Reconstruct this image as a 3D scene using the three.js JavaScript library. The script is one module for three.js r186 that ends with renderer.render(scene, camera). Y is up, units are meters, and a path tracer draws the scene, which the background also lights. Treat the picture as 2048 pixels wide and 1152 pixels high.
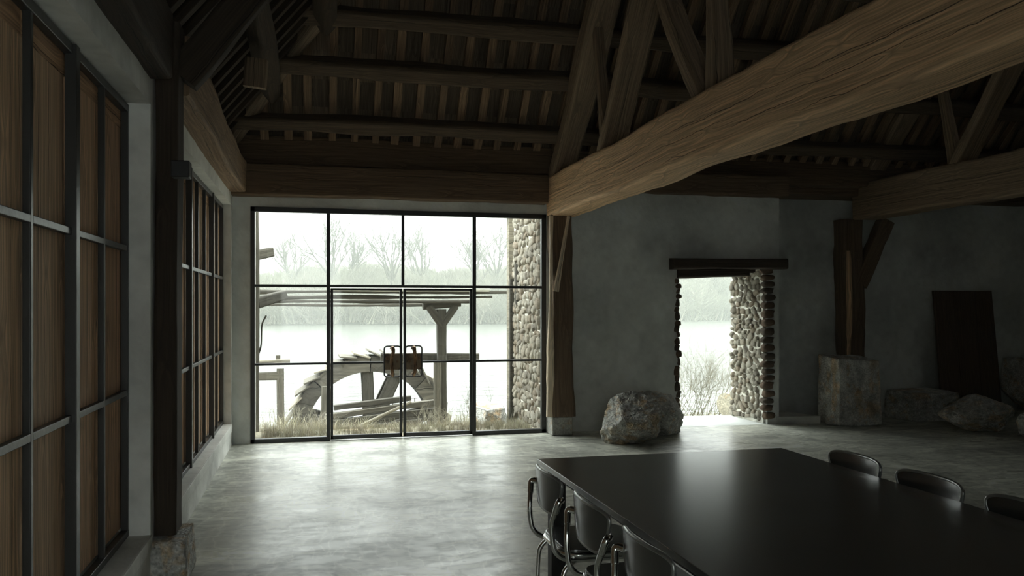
import * as THREE from 'three';
import { mergeGeometries, mergeVertices, toCreasedNormals } from 'three/addons/utils/BufferGeometryUtils.js';
import { RoundedBoxGeometry } from 'three/addons/geometries/RoundedBoxGeometry.js';

// ------------------------------------------------------------------ camera, sky, exposure
const scene = new THREE.Scene();
const camera = new THREE.PerspectiveCamera(38.48, 2048 / 1152, 0.05, 600);
camera.position.set(0, 1.6, 0);
camera.rotation.set(0, -13.6 * Math.PI / 180, 0);
camera.setViewOffset(2048, 1152, 0, -36, 2048, 1152);
scene.add(camera);
const renderer = new THREE.WebGLRenderer({ antialias: true });
renderer.toneMapping = THREE.LinearToneMapping;
renderer.toneMappingExposure = 2.9;
renderer.shadowMap.enabled = true;
{ // overcast sky: even, greenish white, brighter towards the zenith
  const W = 64, H = 128, d = new Float32Array(W * H * 4);
  for (let j = 0; j < H; j++) for (let i = 0; i < W; i++) {
    const el = ((j + 0.5) / H - 0.5) * Math.PI, s = Math.max(0, Math.sin(el));
    const L = 0.93 * (1 + 2.8 * s), k = (j * W + i) * 4;
    d[k] = 0.935 * L; d[k + 1] = 1.0 * L; d[k + 2] = 0.965 * L; d[k + 3] = 1;
  }
  const sky = new THREE.DataTexture(d, W, H, THREE.RGBAFormat, THREE.FloatType);
  sky.mapping = THREE.EquirectangularReflectionMapping; sky.magFilter = THREE.LinearFilter; sky.needsUpdate = true;
  scene.background = sky; scene.environment = sky;
}
scene.fog = new THREE.FogExp2(new THREE.Color(0.95, 1.0, 0.92), 0.0022);

// ------------------------------------------------------------------ helpers
let S = 7;
const rnd = () => { S = (S * 1664525 + 1013904223) >>> 0; return S / 4294967296; };
const rr = (a, b) => a + (b - a) * rnd();
const seed = (n) => { S = (n * 2654435761) >>> 0; rnd(); rnd(); };
const hash = (x, y, z) => { let h = (Math.imul(x, 374761393) + Math.imul(y, 668265263) + Math.imul(z, 2147483647 - 56)) | 0; h = Math.imul(h ^ (h >>> 13), 1274126177); h = Math.imul(h ^ (h >>> 16), 2246822519); return ((h ^ (h >>> 15)) >>> 0) / 4294967296; };
const sm = (t) => t * t * (3 - 2 * t), mix = (a, b, t) => a + (b - a) * t, clamp = (x, a = 0, b = 1) => Math.min(b, Math.max(a, x));
function n3(x, y, z) { // value noise, -1..1
  const i = Math.floor(x), j = Math.floor(y), k = Math.floor(z), u = sm(x - i), v = sm(y - j), w = sm(z - k);
  const a = mix(mix(hash(i, j, k), hash(i + 1, j, k), u), mix(hash(i, j + 1, k), hash(i + 1, j + 1, k), u), v);
  const b = mix(mix(hash(i, j, k + 1), hash(i + 1, j, k + 1), u), mix(hash(i, j + 1, k + 1), hash(i + 1, j + 1, k + 1), u), v);
  return 2 * mix(a, b, w) - 1;
}
const fbm = (x, y, z, o = 4) => { let s = 0, a = 0.5, f = 1; for (let q = 0; q < o; q++) { s += a * n3(x * f, y * f, z * f + q * 17); a *= 0.5; f *= 2.03; } return s; };
const pm = (a, p) => ((a % p) + p) % p;
function tn(x, y, px, py, s) { // tileable value noise, 0..1
  const i = Math.floor(x), j = Math.floor(y), u = sm(x - i), v = sm(y - j);
  const h = (p, q) => hash(pm(p, px), pm(q, py), s);
  return mix(mix(h(i, j), h(i + 1, j), u), mix(h(i, j + 1), h(i + 1, j + 1), u), v);
}
function tf(u, v, px, py, s, o = 4) { let r = 0, a = 0.5, t = 0; for (let q = 0; q < o; q++) { r += a * tn(u * px, v * py, px, py, s + q); t += a; a *= 0.55; px *= 2; py *= 2; } return r / t; }
function tex(w, h, fn, srgb) {
  const d = new Uint8Array(w * h * 4);
  for (let j = 0; j < h; j++) for (let i = 0; i < w; i++) {
    const c = fn(i / w, j / h), k = (j * w + i) * 4;
    if (c.length) { d[k] = clamp(c[0]) * 255; d[k + 1] = clamp(c[1]) * 255; d[k + 2] = clamp(c[2]) * 255; } else d[k] = d[k + 1] = d[k + 2] = clamp(c) * 255;
    d[k + 3] = 255;
  }
  const t = new THREE.DataTexture(d, w, h, THREE.RGBAFormat);
  t.wrapS = t.wrapT = THREE.RepeatWrapping; t.magFilter = THREE.LinearFilter; t.minFilter = THREE.LinearMipmapLinearFilter; t.generateMipmaps = true;
  if (srgb) t.colorSpace = THREE.SRGBColorSpace;
  t.needsUpdate = true; return t;
}
const rep = (t, x, y) => { const c = t.clone(); c.repeat.set(x, y); c.needsUpdate = true; return c; };

// wood: u runs along the grain (2 m), v across (0.5 m)
const knots = []; seed(3); for (let i = 0; i < 9; i++) knots.push([rnd(), rnd(), rr(0.012, 0.03)]);
const cracks = []; for (let i = 0; i < 5; i++) cracks.push([rr(0.05, 0.95), rnd(), rr(0.15, 0.45), rr(0.003, 0.007)]);
const woodField = (u, v) => {
  let w = (tf(u, v, 3, 3, 5, 3) - 0.5) * 0.07, kn = 0;
  for (const [a, b, r] of knots) {
    let du = Math.abs(u - a); du = Math.min(du, 1 - du) * 2; let dv = v - b; dv -= Math.round(dv); dv *= 0.5;
    const d = Math.hypot(du * 0.6, dv) / r; kn = Math.max(kn, Math.exp(-d * d * 1.6)); w += Math.sign(dv) * 0.05 * Math.exp(-d * d * 0.25);
  }
  const vv = v + w;
  let g = 0.55 * tn(u * 5, pm(vv, 1) * 70, 5, 70, 21) + 0.3 * tn(u * 14, pm(vv, 1) * 150, 14, 150, 22) + 0.25 * tf(u, v, 4, 6, 23, 4);
  g -= 0.09; g *= 1 - 0.6 * kn;
  let cr = 0;
  for (const [v0, u0, L, wd] of cracks) {
    let du = u - u0; du -= Math.round(du); if (Math.abs(du) > L) continue;
    const c = v0 + 0.05 * (tn(u * 9, v0 * 7, 9, 7, 31) - 0.5) + 0.015 * (tn(u * 40, v0 * 7, 40, 7, 32) - 0.5), k = (1 - Math.abs(du) / L);
    cr = Math.max(cr, clamp(1 - Math.abs(v - c) / (wd * (0.3 + k))));
  }
  return [g, cr, kn];
};
const woodMap = tex(1024, 512, (u, v) => { const [g, c] = woodField(u, v), b = (0.66 + 0.48 * g) * (1 - 0.75 * c); return [b, b * 0.965, b * 0.92]; }, true);
const woodBump = tex(1024, 512, (u, v) => { const [g, c] = woodField(u, v); return clamp(0.35 + 0.5 * g) * (1 - 0.8 * c); });
const plasterMap = tex(1024, 1024, (u, v) => { const a = tf(u, v, 3, 3, 41, 5), b = tf(u, v, 24, 24, 47, 4), s = clamp((tf(u, v, 5, 4, 52, 4) - 0.55) * 4); const k = 0.80 + 0.26 * a + 0.12 * (b - 0.5) - 0.07 * s; return [k, k, k * 0.985]; }, true);
const plasterBump = tex(1024, 1024, (u, v) => 0.6 * tf(u, v, 8, 8, 61, 5) + 0.4 * tf(u, v, 40, 40, 67, 3));
const floorField = (u, v) => {
  const wx = tf(u, v, 6, 6, 71, 3) - 0.5, wy = tf(u, v, 6, 6, 75, 3) - 0.5;
  const a = tf(u + 0.12 * wx, v + 0.12 * wy, 7, 9, 81, 5), b = tf(u + 0.05 * wy, v + 0.05 * wx, 20, 46, 88, 4), c = tf(u + 0.06 * wx, v + 0.08 * wy, 52, 22, 97, 3);
  const ridge = 1 - Math.abs(2 * b - 1), r2 = 1 - Math.abs(2 * c - 1);
  return [a, b, ridge * ridge, r2 * r2];
};
const floorMap = tex(2048, 2048, (u, v) => { const [a, b, r, q] = floorField(u, v), k = 0.57 + 0.60 * a + 0.24 * (b - 0.5) - 0.17 * Math.pow(r, 3) + 0.11 * Math.pow(q, 5); return [k, k * 1.0, k * 0.965]; }, true);
const floorRough = tex(1024, 1024, (u, v) => { const [a, b, r] = floorField(u, v), k = 0.34 + 0.36 * (1 - a) + 0.25 * (b - 0.5) + 0.1 * Math.pow(r, 4); return k; });
const stoneMap = tex(512, 512, (u, v) => { const a = tf(u, v, 6, 6, 101, 5), b = tf(u, v, 60, 60, 107, 2), s = clamp((tf(u, v, 9, 9, 111, 4) - 0.62) * 7); return [0.64 + 0.4 * a + 0.3 * (b - 0.5), 0.64 + 0.4 * a + 0.3 * (b - 0.5) - 0.08 * s, 0.63 + 0.39 * a + 0.3 * (b - 0.5) - 0.16 * s]; }, true);
const stoneBump = tex(512, 512, (u, v) => 0.55 * tf(u, v, 14, 14, 121, 5) + 0.45 * tf(u, v, 70, 70, 127, 2));
const rustMap = tex(256, 256, (u, v) => { const a = tf(u, v, 5, 5, 131, 5), s = clamp((tf(u, v, 9, 9, 137, 4) - 0.5) * 6); return [mix(0.62, 0.36, s) * (0.7 + 0.6 * a), mix(0.52, 0.28, s) * (0.7 + 0.6 * a), mix(0.42, 0.21, s) * (0.7 + 0.6 * a)]; }, true);
const smudge = tex(512, 512, (u, v) => 0.82 + 0.12 * (tf(u, v, 3, 9, 141, 5) - 0.5) + 0.05 * (tf(u, v, 30, 30, 147, 3) - 0.5));
const ripple = tex(1024, 1024, (u, v) => 0.5 * tf(u, v, 12, 60, 151, 4) + 0.5 * tf(u, v, 40, 160, 157, 2));

const std = (c, r, o = {}) => new THREE.MeshStandardMaterial({ color: new THREE.Color().setRGB(...c), roughness: r, ...o });
const wood = (c, r = 0.8, b = 0.006) => std(c, r, { map: woodMap, bumpMap: woodBump, bumpScale: b });
const M = {
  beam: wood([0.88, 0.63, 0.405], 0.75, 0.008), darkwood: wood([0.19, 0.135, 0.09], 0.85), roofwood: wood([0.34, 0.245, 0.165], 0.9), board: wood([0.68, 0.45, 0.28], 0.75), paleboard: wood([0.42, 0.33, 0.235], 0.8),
  sapwood: wood([0.95, 0.85, 0.7], 0.7), lintel: wood([0.06, 0.044, 0.032], 0.85), grey: wood([0.15, 0.148, 0.128], 0.9), greyDark: wood([0.085, 0.084, 0.073], 0.9), greyPale: wood([0.33, 0.325, 0.28], 0.9), plank: wood([0.13, 0.085, 0.055], 0.7),  // lintel: blackened, so the left post, brace and beam keep their shade
  plaster: std([0.82, 0.845, 0.845], 0.9, { map: plasterMap, bumpMap: plasterBump, bumpScale: 0.012 }),
  paint: std([0.92, 0.93, 0.92], 0.75, { map: plasterMap, bumpMap: plasterBump, bumpScale: 0.008 }),
  floor: new THREE.MeshPhysicalMaterial({ color: new THREE.Color().setRGB(0.82, 0.83, 0.785), roughness: 0.64, specularIntensity: 0.72, map: floorMap, roughnessMap: floorRough, bumpMap: rep(floorRough, 1, 1), bumpScale: 0.0015 }),
  rock: std([0.95, 0.95, 0.93], 0.85, { map: stoneMap, bumpMap: stoneBump, bumpScale: 0.03, vertexColors: true }),
  stone: std([0.47, 0.47, 0.455], 0.85, { map: stoneMap, bumpMap: stoneBump, bumpScale: 0.01 }),
  mortar: std([1.0, 0.98, 0.92], 0.95, { map: plasterMap, bumpMap: plasterBump, bumpScale: 0.03 }),
  steel: std([0.035, 0.036, 0.036], 0.42, { metalness: 0.3, bumpMap: plasterBump, bumpScale: 0.002 }),
  sash: std([0.05, 0.051, 0.05], 0.35, { metalness: 0.2, bumpMap: plasterBump, bumpScale: 0.002 }),
  rafter2: wood([0.3, 0.22, 0.15], 0.9), purlin: wood([0.14, 0.105, 0.072], 0.85),
  shadedwood: wood([0.07, 0.052, 0.036], 0.9),  // roof wood darkened to hold the shade under the left slope
  treeFar: std([0.07, 0.068, 0.055], 1),
  chrome: std([0.75, 0.76, 0.74], 0.12, { metalness: 1 }),
  shell: new THREE.MeshPhysicalMaterial({ color: new THREE.Color().setRGB(0.022, 0.023, 0.023), roughness: 0.24, ior: 2.3 }), rim: std([0.30, 0.31, 0.30], 0.3, { metalness: 0.7 }), rubber: std([0.02, 0.02, 0.02], 0.8),
  top: new THREE.MeshPhysicalMaterial({ color: new THREE.Color().setRGB(0.085, 0.086, 0.084), roughness: 0.27, roughnessMap: smudge, ior: 2.5 }), tableleg: std([0.012, 0.012, 0.012], 0.5),
  black: std([0.012, 0.012, 0.012], 0.5), rust: std([0.50, 0.54, 0.56], 0.6, { map: rustMap, metalness: 0.35 }), iron: std([0.62, 0.56, 0.50], 0.36, { map: rustMap, metalness: 0.75, bumpMap: stoneBump, bumpScale: 0.004 }),
  glass: new THREE.MeshPhysicalMaterial({ color: 0xffffff, roughness: 0.0, transmission: 1, thickness: 0, ior: 1.5 }),
  ground: std([0.42, 0.385, 0.3], 1, { map: stoneMap, bumpMap: stoneBump, bumpScale: 0.05 }), bank: std([0.2, 0.195, 0.155], 1),
  water: std([0.07, 0.075, 0.065], 0.2, { bumpMap: ripple, bumpScale: 0.05 }),
  twig: std([0.20, 0.185, 0.14], 0.95), twigFar: std([0.17, 0.165, 0.13], 1), straw: std([0.38, 0.36, 0.285], 0.95), sheet: std([0.8, 0.82, 0.77], 0.7),
};
const stones = [[0.74, 0.67, 0.56], [0.84, 0.78, 0.67], [0.55, 0.50, 0.43], [0.9, 0.85, 0.75], [0.64, 0.54, 0.43]].map((c) => std(c, 0.9, { map: stoneMap, bumpMap: stoneBump, bumpScale: 0.012 }));
const bricks = [[0.24, 0.16, 0.11], [0.19, 0.15, 0.115], [0.28, 0.19, 0.13]].map((c) => std(c, 0.9, { map: stoneMap, bumpMap: stoneBump, bumpScale: 0.008 }));
const boardsM = [[0.86, 0.59, 0.39], [0.80, 0.54, 0.36], [0.90, 0.65, 0.44], [0.82, 0.60, 0.42]].map((c) => wood(c, 0.75, 0.005));
const roofM = [[0.25, 0.205, 0.155], [0.20, 0.165, 0.128], [0.29, 0.235, 0.175]].map((c) => wood(c, 0.95));

const used = {};
const numbered = (n) => { const k = used[n] = (used[n] ?? -1) + 1; return k ? n + '_' + String(k).padStart(3, '0') : n; };
function mesh(name, g, m, parent) { const o = new THREE.Mesh(g, m); o.name = numbered(name); o.castShadow = o.receiveShadow = true; (parent ?? scene).add(o); return o; }
function base(name, p = [0, 0, 0], turn = 0, parent) { const o = new THREE.Group(); o.name = numbered(name); o.position.set(...p); o.rotation.y = turn; (parent ?? scene).add(o); return o; }
function tag(o, label, category, group) { o.userData.label = label; if (category) o.userData.category = category; if (group) o.userData.group = group; return o; }
const kind = (o, k, label) => { o.userData.kind = k; if (label) o.userData.label = label; return o; };
function copy(o) { const c = o.clone(); c.userData = { ...o.userData }; c.name = numbered(o.name.replace(/_\d{3}$/, '')); c.traverse((q) => { if (q !== c) q.name = numbered(q.name.replace(/_\d{3}$/, '')); }); scene.add(c); return c; }

// a hand-hewn timber along +x from 0 to len, height h (y), width w (z); uv in texture units
function hewn(len, w, h, o = {}) {
  const { sd = 1, rough = 0.012, seg = Math.max(2, Math.min(60, Math.round(len / 0.12))), r = 0.02, taper = 1, bow = 0, bowZ = 0, fine = 0.35 } = o;
  const ring = [], a = w / 2, b = h / 2, cr = Math.min(r, a * 0.8, b * 0.8);
  const side = (x0, y0, x1, y1) => { for (const t of [0.0, 0.04, 0.35, 0.65, 0.96, 1.0]) if (t > 0.01 && t < 0.99) ring.push([mix(x0, x1, t), mix(y0, y1, t)]); };
  const arc = (cx, cy, a0) => { for (let q = 0; q <= 2; q++) { const t = a0 + q * Math.PI / 4; ring.push([cx + cr * Math.cos(t), cy + cr * Math.sin(t)]); } };
  arc(a - cr, b - cr, 0); side(a - cr, b, -a + cr, b); arc(-a + cr, b - cr, Math.PI / 2); side(-a, b - cr, -a, -b + cr); arc(-a + cr, -b + cr, Math.PI); side(-a + cr, -b, a - cr, -b); arc(a - cr, -b + cr, 1.5 * Math.PI); side(a, -b + cr, a, b - cr);
  const n = ring.length, P = [], UV = [], I = [], per = [0];
  for (let k = 1; k <= n; k++) per[k] = per[k - 1] + Math.hypot(ring[k % n][0] - ring[k - 1][0], ring[k % n][1] - ring[k - 1][1]);
  const ou = hash(sd, 3, 5), ov = hash(sd, 7, 9);
  const put = (i, k) => {
    const t = i / seg, x = t * len, sc = mix(1, taper, t), [z0, y0] = ring[k % n];
    const d = rough * (n3(x * 1.3 + sd * 11, z0 * 3 + y0 * 2, y0 * 3 + sd) + fine * n3(x * 6 + sd, z0 * 9, y0 * 9 + sd * 3));
    const f = 1 + d / Math.max(0.02, Math.hypot(z0, y0));
    return [x, y0 * sc * f + bow * Math.sin(Math.PI * t) + rough * 0.8 * n3(x * 0.8, sd * 5, 1), z0 * sc * f + bowZ * Math.sin(Math.PI * t) + rough * 0.8 * n3(x * 0.8, sd * 5, 9)];
  };
  for (let i = 0; i <= seg; i++) for (let k = 0; k <= n; k++) { P.push(...put(i, k)); UV.push(ou + (i / seg) * len / 2, ov + per[k] / 0.5); }
  for (let i = 0; i < seg; i++) for (let k = 0; k < n; k++) { const q = i * (n + 1) + k; I.push(q, q + 1, q + n + 1, q + 1, q + n + 2, q + n + 1); }
  const g = new THREE.BufferGeometry();
  g.setAttribute('position', new THREE.Float32BufferAttribute(P, 3)); g.setAttribute('uv', new THREE.Float32BufferAttribute(UV, 2)); g.setIndex(I); g.computeVertexNormals();
  const N = g.attributes.normal; // close the seam of the ring
  for (let i = 0; i <= seg; i++) { const p = i * (n + 1), q = p + n, v = new THREE.Vector3(N.getX(p) + N.getX(q), N.getY(p) + N.getY(q), N.getZ(p) + N.getZ(q)).normalize(); N.setXYZ(p, v.x, v.y, v.z); N.setXYZ(q, v.x, v.y, v.z); }
  const caps = [];
  for (const [i, s] of [[0, -1], [seg, 1]]) {
    const p = [], uv = [], ix = [], nn = []; let cy = 0, cz = 0;
    for (let k = 0; k < n; k++) { const v = put(i, k); p.push(...v); uv.push(ou + v[1] / 2 + 0.1, ov + v[2] / 0.5); nn.push(s, 0, 0); cy += v[1] / n; cz += v[2] / n; }
    p.push(i / seg * len, cy, cz); uv.push(ou + cy / 2 + 0.1, ov + cz / 0.5); nn.push(s, 0, 0);
    for (let k = 0; k < n; k++) s > 0 ? ix.push(n, (k + 1) % n, k) : ix.push(n, k, (k + 1) % n);
    const c = new THREE.BufferGeometry(); c.setAttribute('position', new THREE.Float32BufferAttribute(p, 3)); c.setAttribute('uv', new THREE.Float32BufferAttribute(uv, 2)); c.setAttribute('normal', new THREE.Float32BufferAttribute(nn, 3)); c.setIndex(ix); caps.push(c);
  }
  return mergeGeometries([g, ...caps]);
}
// a cheap 8-corner bar with uv along it
function bar(len, w, h, sd = 1) {
  const g = new THREE.BoxGeometry(len, h, w); g.translate(len / 2, 0, 0);
  const p = g.attributes.position, nn = g.attributes.normal, u = g.attributes.uv, a = hash(sd, 1, 2), b = hash(sd, 4, 2);
  for (let i = 0; i < p.count; i++) { const ax = Math.abs(nn.getX(i)) > 0.5, ay = Math.abs(nn.getY(i)) > 0.5; u.setXY(i, a + (ax ? p.getY(i) : p.getX(i)) / 2, b + (ay || ax ? p.getZ(i) : p.getY(i)) * 2); }
  return g;
}
function along(g, p0, p1, up = [0, 1, 0]) { // +x of the timber turned from p0 to p1
  const a = new THREE.Vector3(...p0), x = new THREE.Vector3(...p1).sub(a).normalize(), y = new THREE.Vector3(...up); y.addScaledVector(x, -y.dot(x)).normalize();
  const z = new THREE.Vector3().crossVectors(x, y); return g.applyMatrix4(new THREE.Matrix4().makeBasis(x, y, z).setPosition(a));
}
const dist = (a, b) => Math.hypot(a[0] - b[0], a[1] - b[1], a[2] - b[2]);
const timber = (p0, p1, w, h, o = {}) => along(hewn(dist(p0, p1), w, h, o), p0, p1, o.up);
const strip = (p0, p1, w, h, up, sd) => along(bar(dist(p0, p1), w, h, sd), p0, p1, up);
// axis box with metre uv
function box(x0, x1, y0, y1, z0, z1, uvs = 0.5, r = 0) {
  const g = r ? new RoundedBoxGeometry(x1 - x0, y1 - y0, z1 - z0, 2, r) : new THREE.BoxGeometry(x1 - x0, y1 - y0, z1 - z0);
  g.translate((x0 + x1) / 2, (y0 + y1) / 2, (z0 + z1) / 2); return boxUV(g, uvs);
}
function boxUV(g, s = 0.5) {
  const p = g.attributes.position, n = g.attributes.normal, uv = [];
  for (let i = 0; i < p.count; i++) { const ax = Math.abs(n.getX(i)), ay = Math.abs(n.getY(i)), az = Math.abs(n.getZ(i)), x = p.getX(i), y = p.getY(i), z = p.getZ(i); ax >= ay && ax >= az ? uv.push(z * s, y * s) : ay >= az ? uv.push(x * s, z * s) : uv.push(x * s, y * s); }
  g.setAttribute('uv', new THREE.Float32BufferAttribute(uv, 2)); return g;
}
function tube(pts, r, seg = 40, rad = 10, closed = false, tension = 0.5) {
  const c = new THREE.CatmullRomCurve3(pts.map((p) => new THREE.Vector3(...p)), closed, 'catmullrom', tension), t = new THREE.TubeGeometry(c, seg, r, rad, closed);
  if (closed) return t;
  const parts = [t]; for (const q of [0, 1]) { const s = new THREE.SphereGeometry(r, rad, 6), p = c.getPoint(q); s.translate(p.x, p.y, p.z); parts.push(s); }
  return mergeGeometries(parts);
}
// a wall as an extruded outline with openings; fn maps (u, v) on the face into the place
function extrude(outer, holes, depth) {
  const s = new THREE.Shape(outer.map((p) => new THREE.Vector2(...p)));
  for (const h of holes) s.holes.push(new THREE.Path(h.map((p) => new THREE.Vector2(...p))));
  return new THREE.ExtrudeGeometry(s, { depth, bevelEnabled: false, curveSegments: 1 });
}
const rect = (x0, y0, x1, y1) => [[x0, y0], [x1, y0], [x1, y1], [x0, y1]];
function rockGeo(sd, sx, sy, sz, detail = 34, cuts = 16, rough = 1, boxy = 0) {
  let g = new THREE.IcosahedronGeometry(1, detail); g.deleteAttribute('uv'); g.deleteAttribute('normal'); g = mergeVertices(g, 1e-4);
  seed(sd); const pl = [];
  for (let i = 0; i < cuts; i++) { const v = new THREE.Vector3(rr(-1, 1), rr(-1, 1), rr(-1, 1)).normalize(); pl.push([v, rr(0.72, 0.95)]); }
  pl.push([new THREE.Vector3(0, -1, 0), 0.8]);
  if (boxy) for (const v of [[1, 0.05, 0], [-1, 0, 0.06], [0, 0, 1], [0, 0.04, -1], [0.03, 1, 0.05]]) pl.push([new THREE.Vector3(...v).normalize(), boxy]);
  const p = g.attributes.position, C = [];
  for (let i = 0; i < p.count; i++) {
    const d = new THREE.Vector3().fromBufferAttribute(p, i).normalize(); let r = boxy ? 1.6 : 1.1;
    for (const [v, h] of pl) { const c = d.dot(v); if (c > 0.05) { const q = h / c; const k = 0.04; const hh = clamp(0.5 + 0.5 * (q - r) / k); r = mix(q, r, hh) - k * hh * (1 - hh); } }
    const ridged = 1 - Math.abs(fbm(d.x * 3.1 + sd, d.y * 3.1, d.z * 3.1, 4)) * 2;
    r *= 1 + rough * (0.10 * fbm(d.x * 2 + sd, d.y * 2, d.z * 2, 4) + 0.05 * (ridged - 0.6) + 0.055 * fbm(d.x * 9, d.y * 9 + sd, d.z * 9, 5));
    p.setXYZ(i, d.x * r * sx, d.y * r * sy, d.z * r * sz);
    const st = clamp((fbm(d.x * 2.2, d.y * 2.2 + sd * 3, d.z * 2.2, 4) - 0.1) * 4), w = 0.8 + 0.5 * fbm(d.x * 7 + sd, d.y * 7, d.z * 7, 3);
    C.push(w * mix(1, 0.97, st), w * mix(1, 0.77, st), w * mix(1, 0.56, st));
  }
  g.setAttribute('color', new THREE.Float32BufferAttribute(C, 3)); g.computeVertexNormals(); g.computeBoundingBox(); g.translate(0, -g.boundingBox.min.y, 0);
  return boxUV(g, 1.2);
}
function pebble(sd, sx, sy, sz) { // small building stone, about 60 triangles
  let g = new THREE.IcosahedronGeometry(1, 1); g.deleteAttribute('uv'); g.deleteAttribute('normal'); g = mergeVertices(g, 1e-4);
  const p = g.attributes.position;
  for (let i = 0; i < p.count; i++) { const f = 0.85 + 0.3 * hash(i, sd, 3), q = (v) => Math.sign(v) * Math.pow(Math.abs(v), 0.6); p.setXYZ(i, q(p.getX(i)) * f * sx, q(p.getY(i)) * f * sy, q(p.getZ(i)) * f * sz); }
  g.computeVertexNormals(); return boxUV(g, 1.5);
}

// ------------------------------------------------------------------ the setting: floor and walls
const ZB = -10.04, ZR = -10.76, XL = -0.9;
{
  const g = mergeGeometries([box(-0.95, 13, -0.2, 0, ZB, 3.05, 1 / 4.6), box(6.1, 13, -0.2, 0, ZR - 0.05, ZB, 1 / 4.6), box(4.5, 6.1, -0.2, -0.0, -11.05, ZB, 1 / 4.6), box(-0.75, 2.9, -0.2, 0, -10.11, ZB, 1 / 4.6)]);
  kind(mesh('floor', g, M.floor), 'structure');
}
{ // back wall with the glazed opening and a ragged doorway
  seed(11);
  const jag = (x, y0, y1, n, a) => { const o = []; for (let i = 0; i <= n; i++) o.push([x + rr(-a, a), mix(y0, y1, i / n)]); return o; };
  const door = [[4.69, 0.001], [5.985, 0.001], ...jag(5.985, 0.15, 2.0, 14, 0.018), [5.97, 2.2], [4.69, 2.2], ...jag(4.69, 2.0, 0.15, 14, 0.018)];
  const g = extrude([[3.4, -0.1], [6.16, -0.1], [6.16, 3.5], [3.4, 3.5]], [door], 0.9); g.translate(0, 0, ZB - 0.9);
  const gw = extrude([[-1.6, -0.1], [3.4, -0.1], [3.4, 3.5], [-1.6, 3.5]], [rect(-0.70, 0.001, 2.87, 2.757)], 0.28); gw.translate(0, 0, ZB - 0.28);
  const gl = box(-1.6, -0.70, -0.1, 3.4, ZB - 0.9, ZB - 0.28);
  kind(mesh('wall_back', boxUV(mergeGeometries([g, gw, gl.toNonIndexed()].map((q) => { q.clearGroups(); return q; })), 0.42), M.plaster), 'structure');
  const h = box(6.16, 13.3, -0.1, 3.5, ZR - 0.6, ZR, 0.42); kind(mesh('wall_back_recess', h, M.plaster), 'structure');
  // stone reveals built of single stones: the doorway's right side
  const build = (parent, x, z0, z1, y0, y1, zw, yh, sd0, name) => {
    seed(sd0); const variants = []; for (let i = 0; i < 5; i++) variants.push(pebble(sd0 + i, 1, 1, 1));
    let n = 0;
    for (let y = y0; y < y1; ) { const hgt = yh * rr(0.75, 1.25); for (let z = z0 - rr(0, zw * 0.5); z > z1; ) { const w = zw * rr(0.6, 1.4); const o = mesh(name, variants[n % 5], stones[Math.floor(rnd() * 5)], parent); o.position.set(x + rr(-0.012, 0.014), Math.min(y + hgt / 2 + rr(-0.022, 0.022), y1), Math.max(z - w / 2, z1 + 0.02)); o.scale.set(0.04, hgt * rr(0.34, 0.58), w * rr(0.3, 0.5)); o.rotation.set(rr(-0.8, 0.8), 0, 0); z -= w * 0.98; n++; } y += hgt * 0.97; }
    return n;
  };
  const dr = base('wall_doorway_reveal'); kind(dr, 'structure');
  mesh('mortar', box(5.955, 6.0, 0, 2.12, -10.94, -10.10, 0.8), M.mortar, dr); build(dr, 5.953, -10.12, -10.93, 0.03, 2.05, 0.13, 0.082, 31, 'stone');
  // pier of rubble right of the glazing, outside
  const pr = base('wall_outside_pier'); kind(pr, 'structure');
  mesh('mortar', box(2.875, 3.6, -0.4, 3.6, -11.82, -10.12, 0.8), M.mortar, pr); build(pr, 2.872, -10.2, -11.66, 0.0, 2.98, 0.165, 0.098, 77, 'stone');
  mesh('edge_post', box(2.80, 2.90, -0.3, 3.3, -11.90, -11.76, 1), M.greyPale, pr); mesh('edge_board', box(2.80, 2.86, -0.3, 2.0, -11.74, -11.69, 1), M.greyDark, pr);
  mesh('slot', timber([2.86, 1.62, -11.48], [2.86, 2.2, -11.5], 0.05, 0.1, { sd: 9, up: [0, 0, 1] }), M.greyDark, pr);
  mesh('corbel', timber([2.72, 2.98, -11.85], [3.0, 2.99, -11.8], 0.12, 0.16, { sd: 19 }), M.grey, pr);
  // ragged brick edge of the doorway, each brick a piece of its own
  const br = base('wall_doorway_edge'); kind(br, 'structure'); seed(5);
  const bv = [0, 1, 2].map((i) => pebble(500 + i, 1, 1, 1));
  for (let y = 0.06, i = 0; y < 2.06; i++) { const h2 = rr(0.085, 0.13); const o = mesh('brick', bv[i % 3], bricks[Math.floor(rnd() * 3)], br); o.position.set(6.0 + rr(-0.012, 0.012), y + h2 / 2, ZB - 0.03); o.scale.set(0.085 * rr(0.9, 1.1), h2 * 0.46, 0.075); y += h2; }
  for (let y = 0.05, i = 0; y < 2.02; i++) { const h2 = rr(0.06, 0.12); const o = mesh('stone_edge', bv[i % 3], bricks[Math.floor(rnd() * 3)], br); o.position.set(4.675 + rr(-0.018, 0.012), y + h2 / 2, ZB - 0.05 + rr(-0.03, 0.02)); o.scale.set(0.04 * rr(0.85, 1.15), h2 * 0.6, 0.08); y += h2; }
}
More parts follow.
